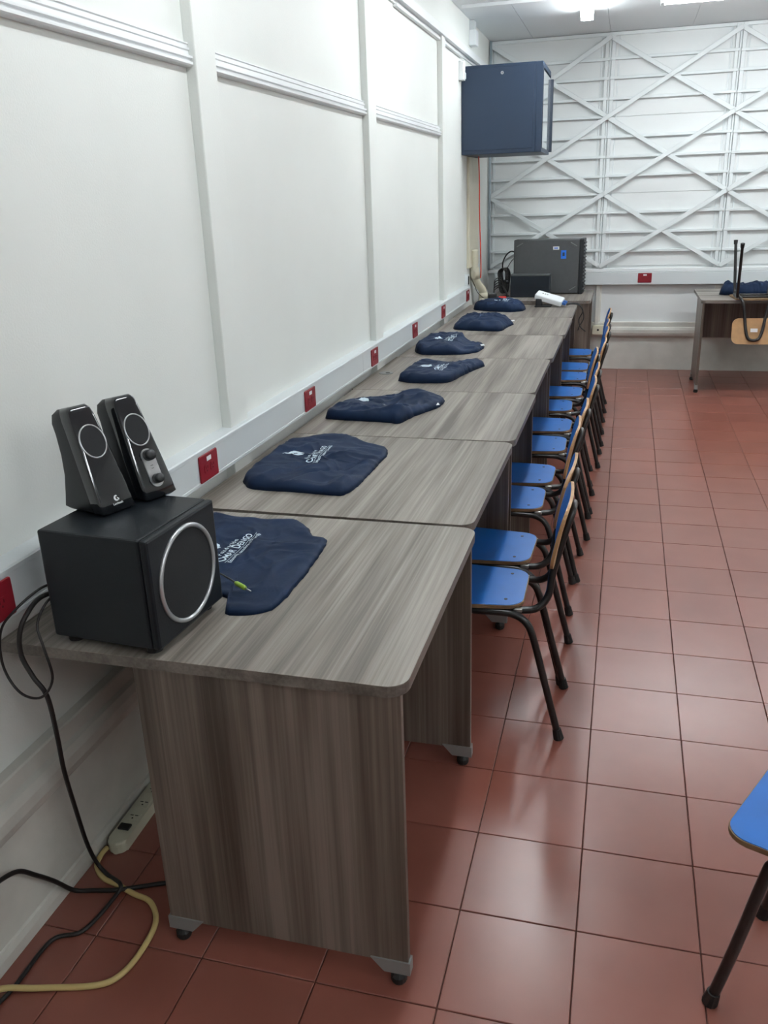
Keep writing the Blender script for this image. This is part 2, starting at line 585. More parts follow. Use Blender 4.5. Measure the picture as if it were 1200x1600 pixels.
# ================================================================== DESKS
def desk(label, xf_, y0, y1, rotz=0.0, depth=0.862, pan=0.565, group='grey wood desks in the long row', grom=True):
    """front edge at x = xf_, running from y0 to y1"""
    w = y1 - y0
    t = thing('desk', label, 'desk', (xf_ - depth / 2, (y0 + y1) / 2, 0), rotz, group)
    h = depth / 2
    out = rpoly([(-h, -w / 2), (h, -w / 2), (h, w / 2), (-h, w / 2)], [0.004, 0.042, 0.042, 0.004], 8)
    th = 0.025
    top = prism(out, 0.0012)
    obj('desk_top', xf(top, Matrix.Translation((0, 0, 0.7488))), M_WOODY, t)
    ed = prism(out, th - 0.0012, 0.0015)
    obj('edge_band', xf(ed, Matrix.Translation((0, 0, 0.725))), M_EDGE, t)
    for sy in (-1, 1):
        yc = sy * (w / 2 - 0.022)
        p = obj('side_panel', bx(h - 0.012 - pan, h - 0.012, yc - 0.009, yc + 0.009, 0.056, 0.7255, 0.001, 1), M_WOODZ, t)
        for xs, dr in ((h - 0.008, -1), (h - 0.016 - pan, 1)):
            # shoe: sloped metal clip under the panel corner
            pts = [(0, 0), (0.0, 0.034), (dr * 0.088, 0.034), (dr * 0.062, 0.004), (dr * 0.058, 0)]
            b = profile_y([(xs + a, 0.030 + c) for a, c in pts], yc - 0.0125, yc + 0.0125)
            sh = obj('shoe', b, M_SHOE, t)
            obj('levelling_foot', tube([(xs + dr * 0.028, yc, 0.0), (xs + dr * 0.028, yc, 0.006), (xs + dr * 0.028, yc, 0.018), (xs + dr * 0.028, yc, 0.032)], [0.015, 0.018, 0.018, 0.008], 14), M_RUBBER, sh)
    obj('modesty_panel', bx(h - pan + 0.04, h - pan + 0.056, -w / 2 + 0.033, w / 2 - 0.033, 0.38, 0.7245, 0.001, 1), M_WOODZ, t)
    if grom:
        gr = obj('cable_grommet', cyl((-h + 0.064, -0.036, 0.7495), (0, 0, 1), 0.036, 0.003, 24), M_GREYP, t)
        obj('grommet_slot', cyl((-h + 0.074, -0.036, 0.752), (0, 0, 1), 0.012, 0.0012, 16), M_RUBBER, gr)
    return t


desk('nearest grey wood desk of the row, carrying the black subwoofer', 0.912, 1.317, 2.141, depth=0.88, grom=False)
desk('grey wood desk second from the camera, under the large printed bag', 0.900, 2.160, 3.012, math.radians(-0.5), grom=False)
desk('grey wood desk third from the camera, under the crumpled bag', 0.906, 3.019, 3.824, grom=False)
desk('grey wood desk fourth from the camera, under the bag with pinched end', 0.896, 3.828, 4.688)
desk('grey wood desk fifth from the camera in the long row', 0.906, 4.693, 5.516, grom=False)
desk('grey wood desk sixth from the camera in the long row', 0.914, 5.522, 6.346, grom=False)
desk('last grey wood desk of the row, under the white adapter box', 0.906, 6.352, 7.10, grom=False)
desk('grey wood desk in the corner by the lattice wall, carrying the dark grey case', 0.997, 7.36, 8.19, grom=False)
ft = desk('separate grey wood desk against the lattice wall with an upturned chair on it', 0.44, -0.45, 0.45, grom=False, group=None)
ft.location = (1.858 + 0.45, 7.37 + 0.431, 0)
ft.rotation_euler = (0, 0, math.radians(-90))


# ================================================================== CHAIRS
def build_chair():
    t = thing('school_chair', 'x', 'chair', (0, 0, 0), 0, 'blue school chairs')
    out = rpoly([(-0.180, -0.132), (0.180, -0.163), (0.180, 0.163), (-0.180, 0.132)], [0.055, 0.045, 0.045, 0.055], 7)
    s = prism(out, 0.0115, 0.0015)
    seat = obj('seat', xf(s, Matrix.Translation((0, 0, 0.4265))), M_PLYD, t)
    inn = [(x * 0.988, y * 0.985) for x, y in out]
    obj('seat_laminate', xf(prism(inn, 0.0016), Matrix.Translation((0, 0, 0.4380))), M_BLUE, seat)
    for x in (-0.125, 0.10):
        for y in (-0.095, 0.095):
            obj('screw', cyl((x, y, 0.4394), (0, 0, 1), 0.0055, 0.0012, 10), M_MATTB, seat)
    # legs and rails
    R = 0.0115
    for sy in (-1, 1):
        y0, y1 = sy * 0.132, sy * 0.150
        rp = catmull([(0.06, y0, 0.413), (-0.10, y0, 0.413), (-0.155, y0, 0.408), (-0.192, sy * 0.136, 0.386), (-0.215, sy * 0.139, 0.335), (-0.256, sy * 0.144, 0.18), (-0.300, y1, 0.012)], 6)
        lg = obj('leg', tube(rp, R, 10), M_BLACKM, t, True)
        obj('foot_cap', tube([(-0.2955, y1 * 0.997, 0.034), (-0.2985, y1, 0.02), (-0.303, y1, 0.001)], [0.0135, 0.015, 0.0165], 12), M_RUBBER, lg)
        fp = catmull([(0.0, sy * 0.122, 0.413), (0.055, sy * 0.123, 0.411), (0.088, sy * 0.126, 0.390), (0.100, sy * 0.130, 0.345), (0.130, sy * 0.140, 0.17), (0.160, y1, 0.012)], 6)
        lg = obj('leg', tube(fp, R, 10), M_BLACKM, t, True)
        obj('foot_cap', tube([(0.1565, y1, 0.034), (0.1585, y1, 0.02), (0.162, y1, 0.001)], [0.0135, 0.015, 0.0165], 12), M_RUBBER, lg)
        obj('weld_clip', bx(-0.178, -0.150, sy * 0.118 - 0.010, sy * 0.118 + 0.010, 0.413, 0.4255, 0.003), M_CHROME, t)
    for x in (0.02, -0.13):
        obj('cross_bar', tube([(x, -0.13, 0.413), (x, 0.13, 0.413)], 0.009, 8), M_BLACKM, t, True)
    # back tube, one bent loop behind the backrest
    half = [(-0.06, 0.112, 0.414), (-0.17, 0.112, 0.415), (-0.222, 0.104, 0.424), (-0.252, 0.090, 0.462), (-0.262, 0.078, 0.53), (-0.288, 0.062, 0.64), (-0.306, 0.045, 0.700), (-0.312, 0.020, 0.722)]
    path = half + [(x, -y, z) for x, y, z in reversed(half)]
    obj('back_tube', tube(catmull(path, 5), R, 10), M_BLACKM, t, True)

    # backrest: curved plywood board
    def board(W, z0, z1, th, off, r):
        bm = bmesh.new()
        cols = []
        N = 22
        for i in range(N + 1):
            sgn = math.cos(math.pi * i / N)
            y = W * sgn
            q = max(0.0, abs(y) - (W - r))
            ins = r - math.sqrt(max(0.0, r * r - q * q))
            lo, hi = z0 + ins, z1 - ins
            row = []
            for j in range(5):
                z = lo + (hi - lo) * j / 4
                k = (z - 0.57) / 0.18
                x = -0.262 - 0.038 * k + 0.009 * (y / 0.16) ** 2 + off - 0.006 * k * (1 - k) * -2
                row.append((bm.verts.new((x, y, z)), bm.verts.new((x - th, y, z - 0.001))))
            cols.append(row)
        for i in range(N):
            for j in range(4):
                a, b2, c, d = cols[i][j], cols[i + 1][j], cols[i + 1][j + 1], cols[i][j + 1]
                bm.faces.new((a[0], b2[0], c[0], d[0])); bm.faces.new((a[1], d[1], c[1], b2[1]))
            for j in (0, 4):
                a, b2 = cols[i][j], cols[i + 1][j]
                bm.faces.new((a[0], a[1], b2[1], b2[0]))
        for i in (0, N):
            for j in range(4):
                a, d = cols[i][j], cols[i][j + 1]
                bm.faces.new((a[0], d[0], d[1], a[1]))
        return bm
    br = obj('backrest', board(0.160, 0.562, 0.757, 0.009, 0.0, 0.05), M_PLY, t)
    obj('backrest_laminate', board(0.158, 0.564, 0.755, 0.0012, 0.0013, 0.05), M_BLUE, br)
    return t


chair0 = build_chair()
ORD = ['nearest chair of the row tucked under the desks', 'second chair from the camera in the row under the desks', 'third chair from the camera in the row under the desks',
       'fourth chair from the camera in the row under the desks', 'fifth chair from the camera in the row under the desks', 'sixth chair, middle one of the row under the desks',
       'seventh chair from the camera in the row under the desks', 'fourth from last chair in the row under the desks', 'third from last chair in the row under the desks',
       'second from last chair in the row under the desks', 'farthest chair of the row, nearest to the lattice wall']
CH = [(1.020, 2.447, 1.0), (1.010, 2.782, -1.5), (0.998, 3.300, 1.0), (1.012, 3.627, 0.0), (1.030, 4.115, 1.5), (1.032, 4.490, 0.0),
      (1.010, 4.935, 2.0), (1.046, 5.316, 0.0), (1.050, 5.800, 1.0), (1.046, 6.146, 0.0), (1.046, 6.730, 1.0)]
for i, (xr, yc, a) in enumerate(CH):
    o = chair0 if i == 0 else copy_tree(chair0)
    o.location = (xr - 0.18, yc, 0)
    o.rotation_euler = (0, 0, math.pi + math.radians(a))
    o['label'] = 'blue and black school chair, ' + ORD[i]
o = copy_tree(chair0)
o.location = (1.733, 1.497, 0); o.rotation_euler = (0, 0, math.radians(153))
o['label'] = 'blue school chair cut by the right edge in the foreground'
up = copy_tree(chair0)
up.location = (2.25, 7.50, 0.7500 + 0.4396); up.rotation_euler = (math.pi, 0, math.radians(90))
up['label'] = 'upturned school chair hanging its plywood backrest over the far desk'
for ch in up.children:
    if ch.name.startswith('backrest'):
        lb = bx(-0.0015, 0.0, -0.026, 0.026, -0.014, 0.014)
        xf(lb, Matrix.Translation((-0.291, -0.0, 0.650)) @ Matrix.Rotation(math.radians(-12), 4, 'Y'))
        obj('paper_label', lb, M_LABEL, ch)


# ================================================================== TRUNKING AND OUTLETS
tr = thing('cable_trunking', 'long pale grey cable trunking along the left wall above the desks', 'cable trunking', (0, 0, 0.79))
for a, b in ((YN, 0.0), (0.0, 2.0), (2.0, 3.98), (3.98, 6.0), (6.0, 7.06)):
    obj('trunk_cover', profile_y([(0.0, 0.0), (.048, 0.0), (.051, .003), (.051, .012), (.0495, .013), (.0495, .097), (.051, .098), (.051, .108), (.048, .112), (0.0, .114)], a + 0.0008, b - 0.0008), M_TRUNK, tr)
tr2 = thing('cable_trunking', 'pale grey cable trunking along the lattice wall', 'cable trunking', (0, YB, 0.782))
b = profile_y([(0.0, 0.0), (.062, 0.0), (.065, .003), (.065, .107), (.062, .110), (0.0, .110)], 0.07, XR)
xf(b, Matrix(((0, 1, 0, 0), (-1, 0, 0, 0), (0, 0, 1, 0), (0, 0, 0, 1))))
obj('trunk_cover', b, M_TRUNK, tr2)


def outlet(label, loc, rot):
    t = thing('power_outlet', label, 'power outlet', loc, rot, 'red power outlets')
    # local: faces +x, width along y
    pts = rpoly([(-0.060, -0.042), (0.060, -0.042), (0.060, 0.042), (-0.060, 0.042)], 0.005, 3)
    p = prism(pts, 0.006, 0.002)
    xf(p, Matrix(((0, 0, 1, 0), (1, 0, 0, 0), (0, 1, 0, 0), (0, 0, 0, 1))))
    obj('cover_plate', p, M_RED, t)
    for sy in (-1, 1):
        f = obj('socket', xf(prism(rpoly([(-0.015, -0.014), (0.015, -0.014), (0.015, 0.014), (-0.015, 0.014)], 0.008, 4), 0.0015),
                Matrix.Translation((0.006, sy * 0.020, -0.004)) @ Matrix(((0, 0, 1, 0), (1, 0, 0, 0), (0, 1, 0, 0), (0, 0, 0, 1)))), M_RED, t)
        for dy in (-0.006, 0.006):
            obj('slot', bx(0.0074, 0.0080, sy * 0.020 + dy - 0.0012, sy * 0.020 + dy + 0.0012, -0.003, 0.005), M_REDD, f)
        obj('slot', cyl((0.0074, sy * 0.020, -0.010), (1, 0, 0), 0.0025, 0.0006, 8), M_REDD, f)
    obj('label_sticker', bx(0.006, 0.0066, -0.014, 0.016, 0.018, 0.032), M_LABEL, t)
    return t


OUT = ['red outlet on the trunking left of the subwoofer, cut by the frame edge', 'red outlet on the trunking just right of the desktop speakers', 'red outlet on the trunking behind the large printed bag',
       'red outlet fourth from the camera on the left wall trunking', 'red outlet fifth from the camera on the left wall trunking', 'red outlet second from the far end of the left wall trunking', 'last red outlet on the left wall trunking, beside the cream elbow']
for y, s in zip((1.30, 2.285, 3.21, 4.18, 5.085, 5.955, 6.94), OUT):
    outlet(s, (0.0495, y, 0.842), 0)
outlet('red outlet on the trunking of the lattice wall', (1.432, YB - 0.065, 0.842), math.radians(-90))

# ================================================================== WALL CABINET
cab = thing('wall_cabinet', 'dark navy metal network cabinet hung high on the left wall', 'cabinet', (0, 6.93, 1.882))
W, D, H = 0.600, 0.66, 0.604
obj('body', bx(0.002, W - 0.045, 0.006, D, 0.0, H, 0.004), M_NAVY, cab)
sp = obj('side_panel', bx(0.022, W - 0.065, 0.0, 0.008, 0.030, H - 0.020, 0.002), M_NAVY, cab)
lk = obj('lock', cyl((0.305, 0.002, H - 0.060), (0, -1, 0), 0.011, 0.006, 16), M_SILVER, sp)
obj('key_slot', bx(0.303, 0.307, -0.0052, -0.0040, H - 0.066, H - 0.054), M_RUBBER, lk)
fr = bmesh.new()
for y0, y1, z0, z1 in ((0.006, 0.030, 0, H), (D - 0.02, D, 0, H), (0.03, D - 0.02, 0, 0.05), (0.03, D - 0.02, H - 0.035, H)):
    bx(W - 0.045, W, y0, y1, z0, z1, 0.002, 1, fr)
obj('front_frame', fr, M_NAVY, cab)
dr = obj('door_glass', bx(W - 0.004, W + 0.002, 0.034, D - 0.002, 0.030, H - 0.055), M_GLASS, cab)
obj('door_edge', bx(W - 0.004, W + 0.022, D - 0.012, D + 0.012, 0.02, H - 0.055, 0.004), M_NAVYD, cab)
obj('hinge_edge', bx(W - 0.006, W + 0.004, 0.014, 0.034, 0.020, H - 0.030, 0.002), M_NAVYD, cab)

# motion detector, junction boxes, conduits
det = thing('motion_detector', 'small white motion detector beside the navy cabinet', 'sensor', (0.0, 6.865, 2.435))
b = xf(prism(rpoly([(0, -0.032), (0.042, -0.028), (0.042, 0.028), (0, 0.032)], [0.002, 0.016, 0.016, 0.002], 5), 0.128, 0.012, 3), Matrix.Translation((0, 0, -0.052)))
obj('housing', b, M_WHITE, det, True)
obj('lens', xf(prism(rpoly([(0.038, -0.018), (0.048, -0.012), (0.048, 0.012), (0.038, 0.018)], 0.004, 3), 0.040, 0.004), Matrix.Translation((0, 0, -0.042))), M_TRUNK, det)
obj('indicator', bx(0.042, 0.0435, -0.010, 0.010, 0.008, 0.013), M_GREYP, det)

jb = thing('conduit_box', 'white conduit box high on the left wall above the navy cabinet', 'conduit', (0.0, 7.33, 2.67))
obj('box', bx(0.0, 0.055, -0.055, 0.055, 0.0, 0.105, 0.006), M_WHITE, jb)
obj('riser', bx(0.0, 0.040, -0.045, 0.045, 0.105, 0.172, 0.003), M_TRUNK, jb)
obj('screw', cyl((0.03, 0.056, 0.06), (0, 1, 0), 0.004, 0.02, 8), M_SILVER, jb)
obj('screw', cyl((0.02, 0.10, 0.05), (0, 1, 0), 0.006, 0.03, 8), M_SILVER, jb)
tag(obj('ceiling_conduit', bx(0.04, XR, 6.72, 6.745, ZC - 0.024, ZC - 0.0005, 0.003), M_WHITE), 'slim white conduit running across the ceiling near the lattice wall', 'conduit')
cp = thing('corner_pipe', 'thin grey pipes standing in the far left corner', 'pipe', (0.0, YB, 0.9))
obj('pipe', tube([(0.018, -0.085, 0.03), (0.018, -0.085, 1.935)], 0.009, 10), M_BRACK, cp, True)
obj('pipe', tube([(0.018, -0.110, 0.03), (0.018, -0.110, 1.935)], 0.009, 10), M_BRACK, cp, True)

# cream duct and elbow below the cabinet
el = thing('pvc_elbow', 'cream plastic pipe with elbow beside the end of the trunking', 'pipe', (0.0, 7.35, 0.75))
pth = catmull([(0.035, -0.02, 0.42), (0.035, -0.015, 0.34), (0.036, -0.01, 0.24), (0.050, 0.04, 0.15), (0.085, 0.10, 0.09), (0.095, 0.12, 0.03), (0.080, 0.08, -0.05), (0.05, 0.02, -0.13)], 6)
obj('pipe', tube(pth, 0.034, 16), M_CREAM, el, True)
obj('flat_duct', bx(0.0, 0.022, -0.17, 0.30, 0.28, 1.13, 0.004), M_CREAM, el)
obj('coupling', tube([(0.037, -0.012, 0.27), (0.043, 0.015, 0.19)], 0.039, 16), M_CREAM, el, True)
obj('coupling', tube([(0.094, 0.118, 0.06), (0.094, 0.118, 0.01)], 0.039, 16), M_CREAM, el, True)
pth = catmull([(0.08, 7.27, 1.882), (0.082, 7.30, 1.70), (0.080, 7.33, 1.45), (0.084, 7.36, 1.20), (0.085, 7.39, 1.02), (0.080, 7.40, 0.935)], 8)
tag(obj('orange_cable', tube(pth, 0.005, 8), M_ORANGE, None, True), 'thin orange-red cable dropping from the navy cabinet', 'cable')
pth = catmull([(0.055, 7.10, 0.955), (0.062, 7.20, 0.90), (0.075, 7.28, 0.83), (0.12, 7.36, 0.77)], 6)
wc = thing('wall_jack', 'small open white wall jack with a thin wire by the cream elbow', 'wall jack', (0.0, 7.12, 0.93))
obj('box', bx(0.0, 0.026, -0.035, 0.035, -0.03, 0.06, 0.002), M_WHITE, wc)
obj('opening', bx(0.026, 0.0275, -0.024, 0.024, -0.02, 0.045), M_RUBBER, wc)
obj('wire', xf(tube(pth, 0.0025, 6), Matrix.Translation((0, -7.12, -0.93))), M_CABLE, wc)

ob = thing('wall_socket', 'small white socket box on the low ledge of the lattice wall', 'wall socket', (1.045, YB - 0.050, 0.375))
obj('box', bx(-0.055, 0.055, -0.035, 0.02, -0.045, 0.040, 0.006), M_CREAM, ob)
obj('hole', cyl((0.0, -0.0345, 0.0), (0, -1, 0), 0.010, 0.0015, 12), M_RUBBER, ob)
obj('conduit', bx(-0.035, 0.0, 0.01, 0.032, 0.045, 0.42, 0.002), M_LOWER, ob)

# ================================================================== SUBWOOFER AND SPEAKERS
sub = thing('subwoofer', 'black box subwoofer with silver ringed round grille on the nearest desk', 'subwoofer', (0.292, 1.458, 0.75), math.radians(-4))
hw, hd = 0.1275, 0.1275
obj('cabinet', bx(-hw, hw - 0.018, -hd, hd, 0.016, 0.252, 0.005), M_SUB, sub)
bf = obj('front_baffle', bx(hw - 0.018, hw, -hd, hd, 0.016, 0.252, 0.006), M_SUB, sub)
ringp = [Vector((hw + 0.001, 0.100 * math.cos(2 * math.pi * k / 64), 0.134 + 0.100 * math.sin(2 * math.pi * k / 64))) for k in range(64)]
obj('grille_ring', tube(ringp, 0.0052, 10, True), M_SILVER, bf, True)
gm = bmesh.new()
ctr = gm.verts.new((hw + 0.006, 0, 0.134))
prev = [ctr] * 48
for rr, xx in ((0.035, 0.0055), (0.07, 0.0038), (0.098, 0.0005)):
    ring = [gm.verts.new((hw + xx, rr * math.cos(2 * math.pi * k / 48), 0.134 + rr * math.sin(2 * math.pi * k / 48))) for k in range(48)]
    for k in range(48):
        if prev[0] is ctr:
            gm.faces.new((ctr, ring[k], ring[(k + 1) % 48]))
        else:
            gm.faces.new((prev[k], ring[k], ring[(k + 1) % 48], prev[(k + 1) % 48]))
    prev = ring
obj('grille', gm, M_MESH, bf, True)
for sx in (-1, 1):
    for sy in (-1, 1):
        obj('foot', cyl((sx * 0.095 - 0.002, sy * 0.098, 0.0), (0, 0, 1), 0.017, 0.017, 16), M_RUBBER, sub)
obj('rear_socket', bx(-hw - 0.03, -hw, -0.07, -0.03, 0.07, 0.10, 0.004), M_MATTB, sub)


def satellite(label, loc, rot, knobs):
    t = thing('desktop_speaker', label, 'speaker', loc, rot, 'black desktop speakers on the subwoofer')
    # profile stations: z, front n, back n, half width
    st = [(0.0, -0.004, -0.108, 0.031), (0.006, 0.002, -0.113, 0.0365), (0.03, -0.007, -0.108, 0.0365), (0.07, -0.0215, -0.104, 0.0345), (0.11, -0.0365, -0.108, 0.0320), (0.15, -0.0515, -0.118, 0.0295), (0.185, -0.0645, -0.128, 0.0270), (0.200, -0.0705, -0.128, 0.0245), (0.207, -0.0765, -0.118, 0.0190)]

    def loft(sel, rad):
        bm = bmesh.new()
        rings = []
        for z, f, b, w in st:
            zt = lambda n: z + (0.0 if z < 0.16 else (n - f) * 0.25)
            o2 = rpoly([sel(f, b)[0:1] + (-w,), sel(f, b)[1:2] + (-w,), sel(f, b)[1:2] + (w,), sel(f, b)[0:1] + (w,)], rad, 4)
            rings.append([bm.verts.new((x, y, zt(x))) for x, y in o2])
        n = len(rings[0])
        for i in range(len(rings) - 1):
            for k in range(n):
                bm.faces.new((rings[i][k], rings[i][(k + 1) % n], rings[i + 1][(k + 1) % n], rings[i + 1][k]))
        bm.faces.new(rings[0][::-1]); bm.faces.new(rings[-1])
        return bm
    t.scale = (1.15, 1.18, 1.05)
    obj('body', loft(lambda f, b: (b, f - 0.026), [0.012, 0.0006, 0.0006, 0.012]), M_MATTB, t, True)
    fp = obj('front_panel', loft(lambda f, b: (f - 0.0255, f + 0.001), [0.0006, 0.007, 0.007, 0.0006]), M_GLOSSB, t, True)
    a = math.radians(20.3)
    nrm = Vector((math.cos(a), 0, math.sin(a))); upv = Vector((-math.sin(a), 0, math.cos(a))); sd = Vector((0, 1, 0))
    P = lambda s, u, h: Vector((0.005, 0, 0)) + upv * u + sd * s + nrm * h
    # driver
    cu = 0.148
    rp = [P(0.0255 * math.cos(2 * math.pi * k / 48), cu + 0.033 * math.sin(2 * math.pi * k / 48), 0.0) for k in range(48)]
    obj('driver_ring', tube(rp, 0.0016, 8, True), M_SILVER, fp, True)
    bm = bmesh.new()
    vs = [bm.verts.new(P(0.0245 * math.cos(2 * math.pi * k / 48), cu + 0.032 * math.sin(2 * math.pi * k / 48), 0.0006)) for k in range(48)]
    bm.faces.new(vs)
    obj('driver_grille', bm, M_MESH, fp)
    if knobs:
        out = [(0.0145 * math.cos(q) , 0.0145 * math.sin(q)) for q in [2 * math.pi * k / 32 for k in range(32)]]
        pill = [P(x, 0.066 + y + (0.026 if y >= 0 else -0.026), 0.0) for x, y in out]
        bm = bmesh.new()
        lo = [bm.verts.new(p) for p in pill]; hi = [bm.verts.new(p + nrm * 0.0022) for p in pill]
        bm.faces.new(hi); bm.faces.new(lo[::-1])
        for k in range(32):
            bm.faces.new((lo[k], lo[(k + 1) % 32], hi[(k + 1) % 32], hi[k]))
        cpn = obj('control_plate', bm, M_SILVER, fp)
        for u, r in ((0.092, 0.0118), (0.042, 0.0105)):
            obj('knob', tube([P(0, u, 0.002), P(0, u, 0.013), P(0, u, 0.016)], [r, r * 0.92, r * 0.75], 20), M_MATTB, cpn, True)
        for u in (0.064, 0.070):
            bm = bmesh.new()
            bm.faces.new([bm.verts.new(P(x, y, 0.0025)) for x, y in ((-0.003, u), (0.003, u), (0.003, u + 0.001), (-0.003, u + 0.001))])
            obj('print_mark', bm, M_MATTB, cpn)
    else:
        # small round swirl mark and the word printed below it
        bm = bmesh.new()
        o1 = [(0.0052 * math.cos(q), 0.0060 * math.sin(q)) for q in [math.radians(60 + 240 * k / 16) for k in range(17)]]
        i1 = [(0.0012 + 0.0026 * math.cos(q), 0.0032 * math.sin(q)) for q in [math.radians(60 + 240 * k / 16) for k in range(17)]]
        A = [bm.verts.new(P(x, 0.030 + y, 0.0012)) for x, y in o1]; B = [bm.verts.new(P(x, 0.030 + y, 0.0012)) for x, y in i1]
        for k in range(16):
            bm.faces.new((A[k], A[k + 1], B[k + 1], B[k]))
        bm.faces.new([bm.verts.new(P(x, 0.030 + y, 0.0012)) for x, y in ((0.0015, -0.001), (0.0055, -0.001), (0.0050, -0.0045), (0.0030, -0.0045), (0.0030, 0.001), (0.0015, 0.001))])
        obj('printed_emblem', bm, M_LABEL, fp)
        tb2 = text_bm('Logitech', 0.0062)
        for v in tb2.verts:
            v.co = P(v.co.x, 0.0175 + v.co.y, 0.0012)
        obj('printed_lettering', tb2, M_LABEL, fp)
    return t


satellite('black desktop speaker with a printed mark, left one on the subwoofer', (0.268, 1.466, 1.002), math.radians(-19), False)
satellite('black desktop speaker with two knobs, right one on the subwoofer', (0.311, 1.566, 1.002), math.radians(-19), True)


# ================================================================== BAGS
def radial(outline, cen, n=360):
    P = [Vector((x, y, 0)) for x, y in outline]
    for _ in range(2):                                # corners cut, edges kept straight
        Q = []
        for i in range(len(P)):
            a, b = P[i], P[(i + 1) % len(P)]
            Q += [a.lerp(b, 0.16), a.lerp(b, 0.84)]
        P = Q
    R = [0.0] * n
    m = len(P)
    for k in range(n):
        a = 2 * math.pi * k / n
        d = Vector((math.cos(a), math.sin(a)))
        best = 0.0
        for i in range(m):
            p = Vector((P[i].x - cen[0], P[i].y - cen[1])); q = Vector((P[(i + 1) % m].x - cen[0], P[(i + 1) % m].y - cen[1]))
            e = q - p
            den = d.x * e.y - d.y * e.x
            if abs(den) < 1e-12: continue
            t = (p.x * e.y - p.y * e.x) / den
            u = (p.x * d.y - p.y * d.x) / den
            if t > 0 and -1e-6 <= u <= 1 + 1e-6:
                best = max(best, t)
        R[k] = best + 0.004 * noise.noise(Vector((math.cos(a) * 6, math.sin(a) * 6, cen[0] * 50 + cen[1] * 30)))
    return R


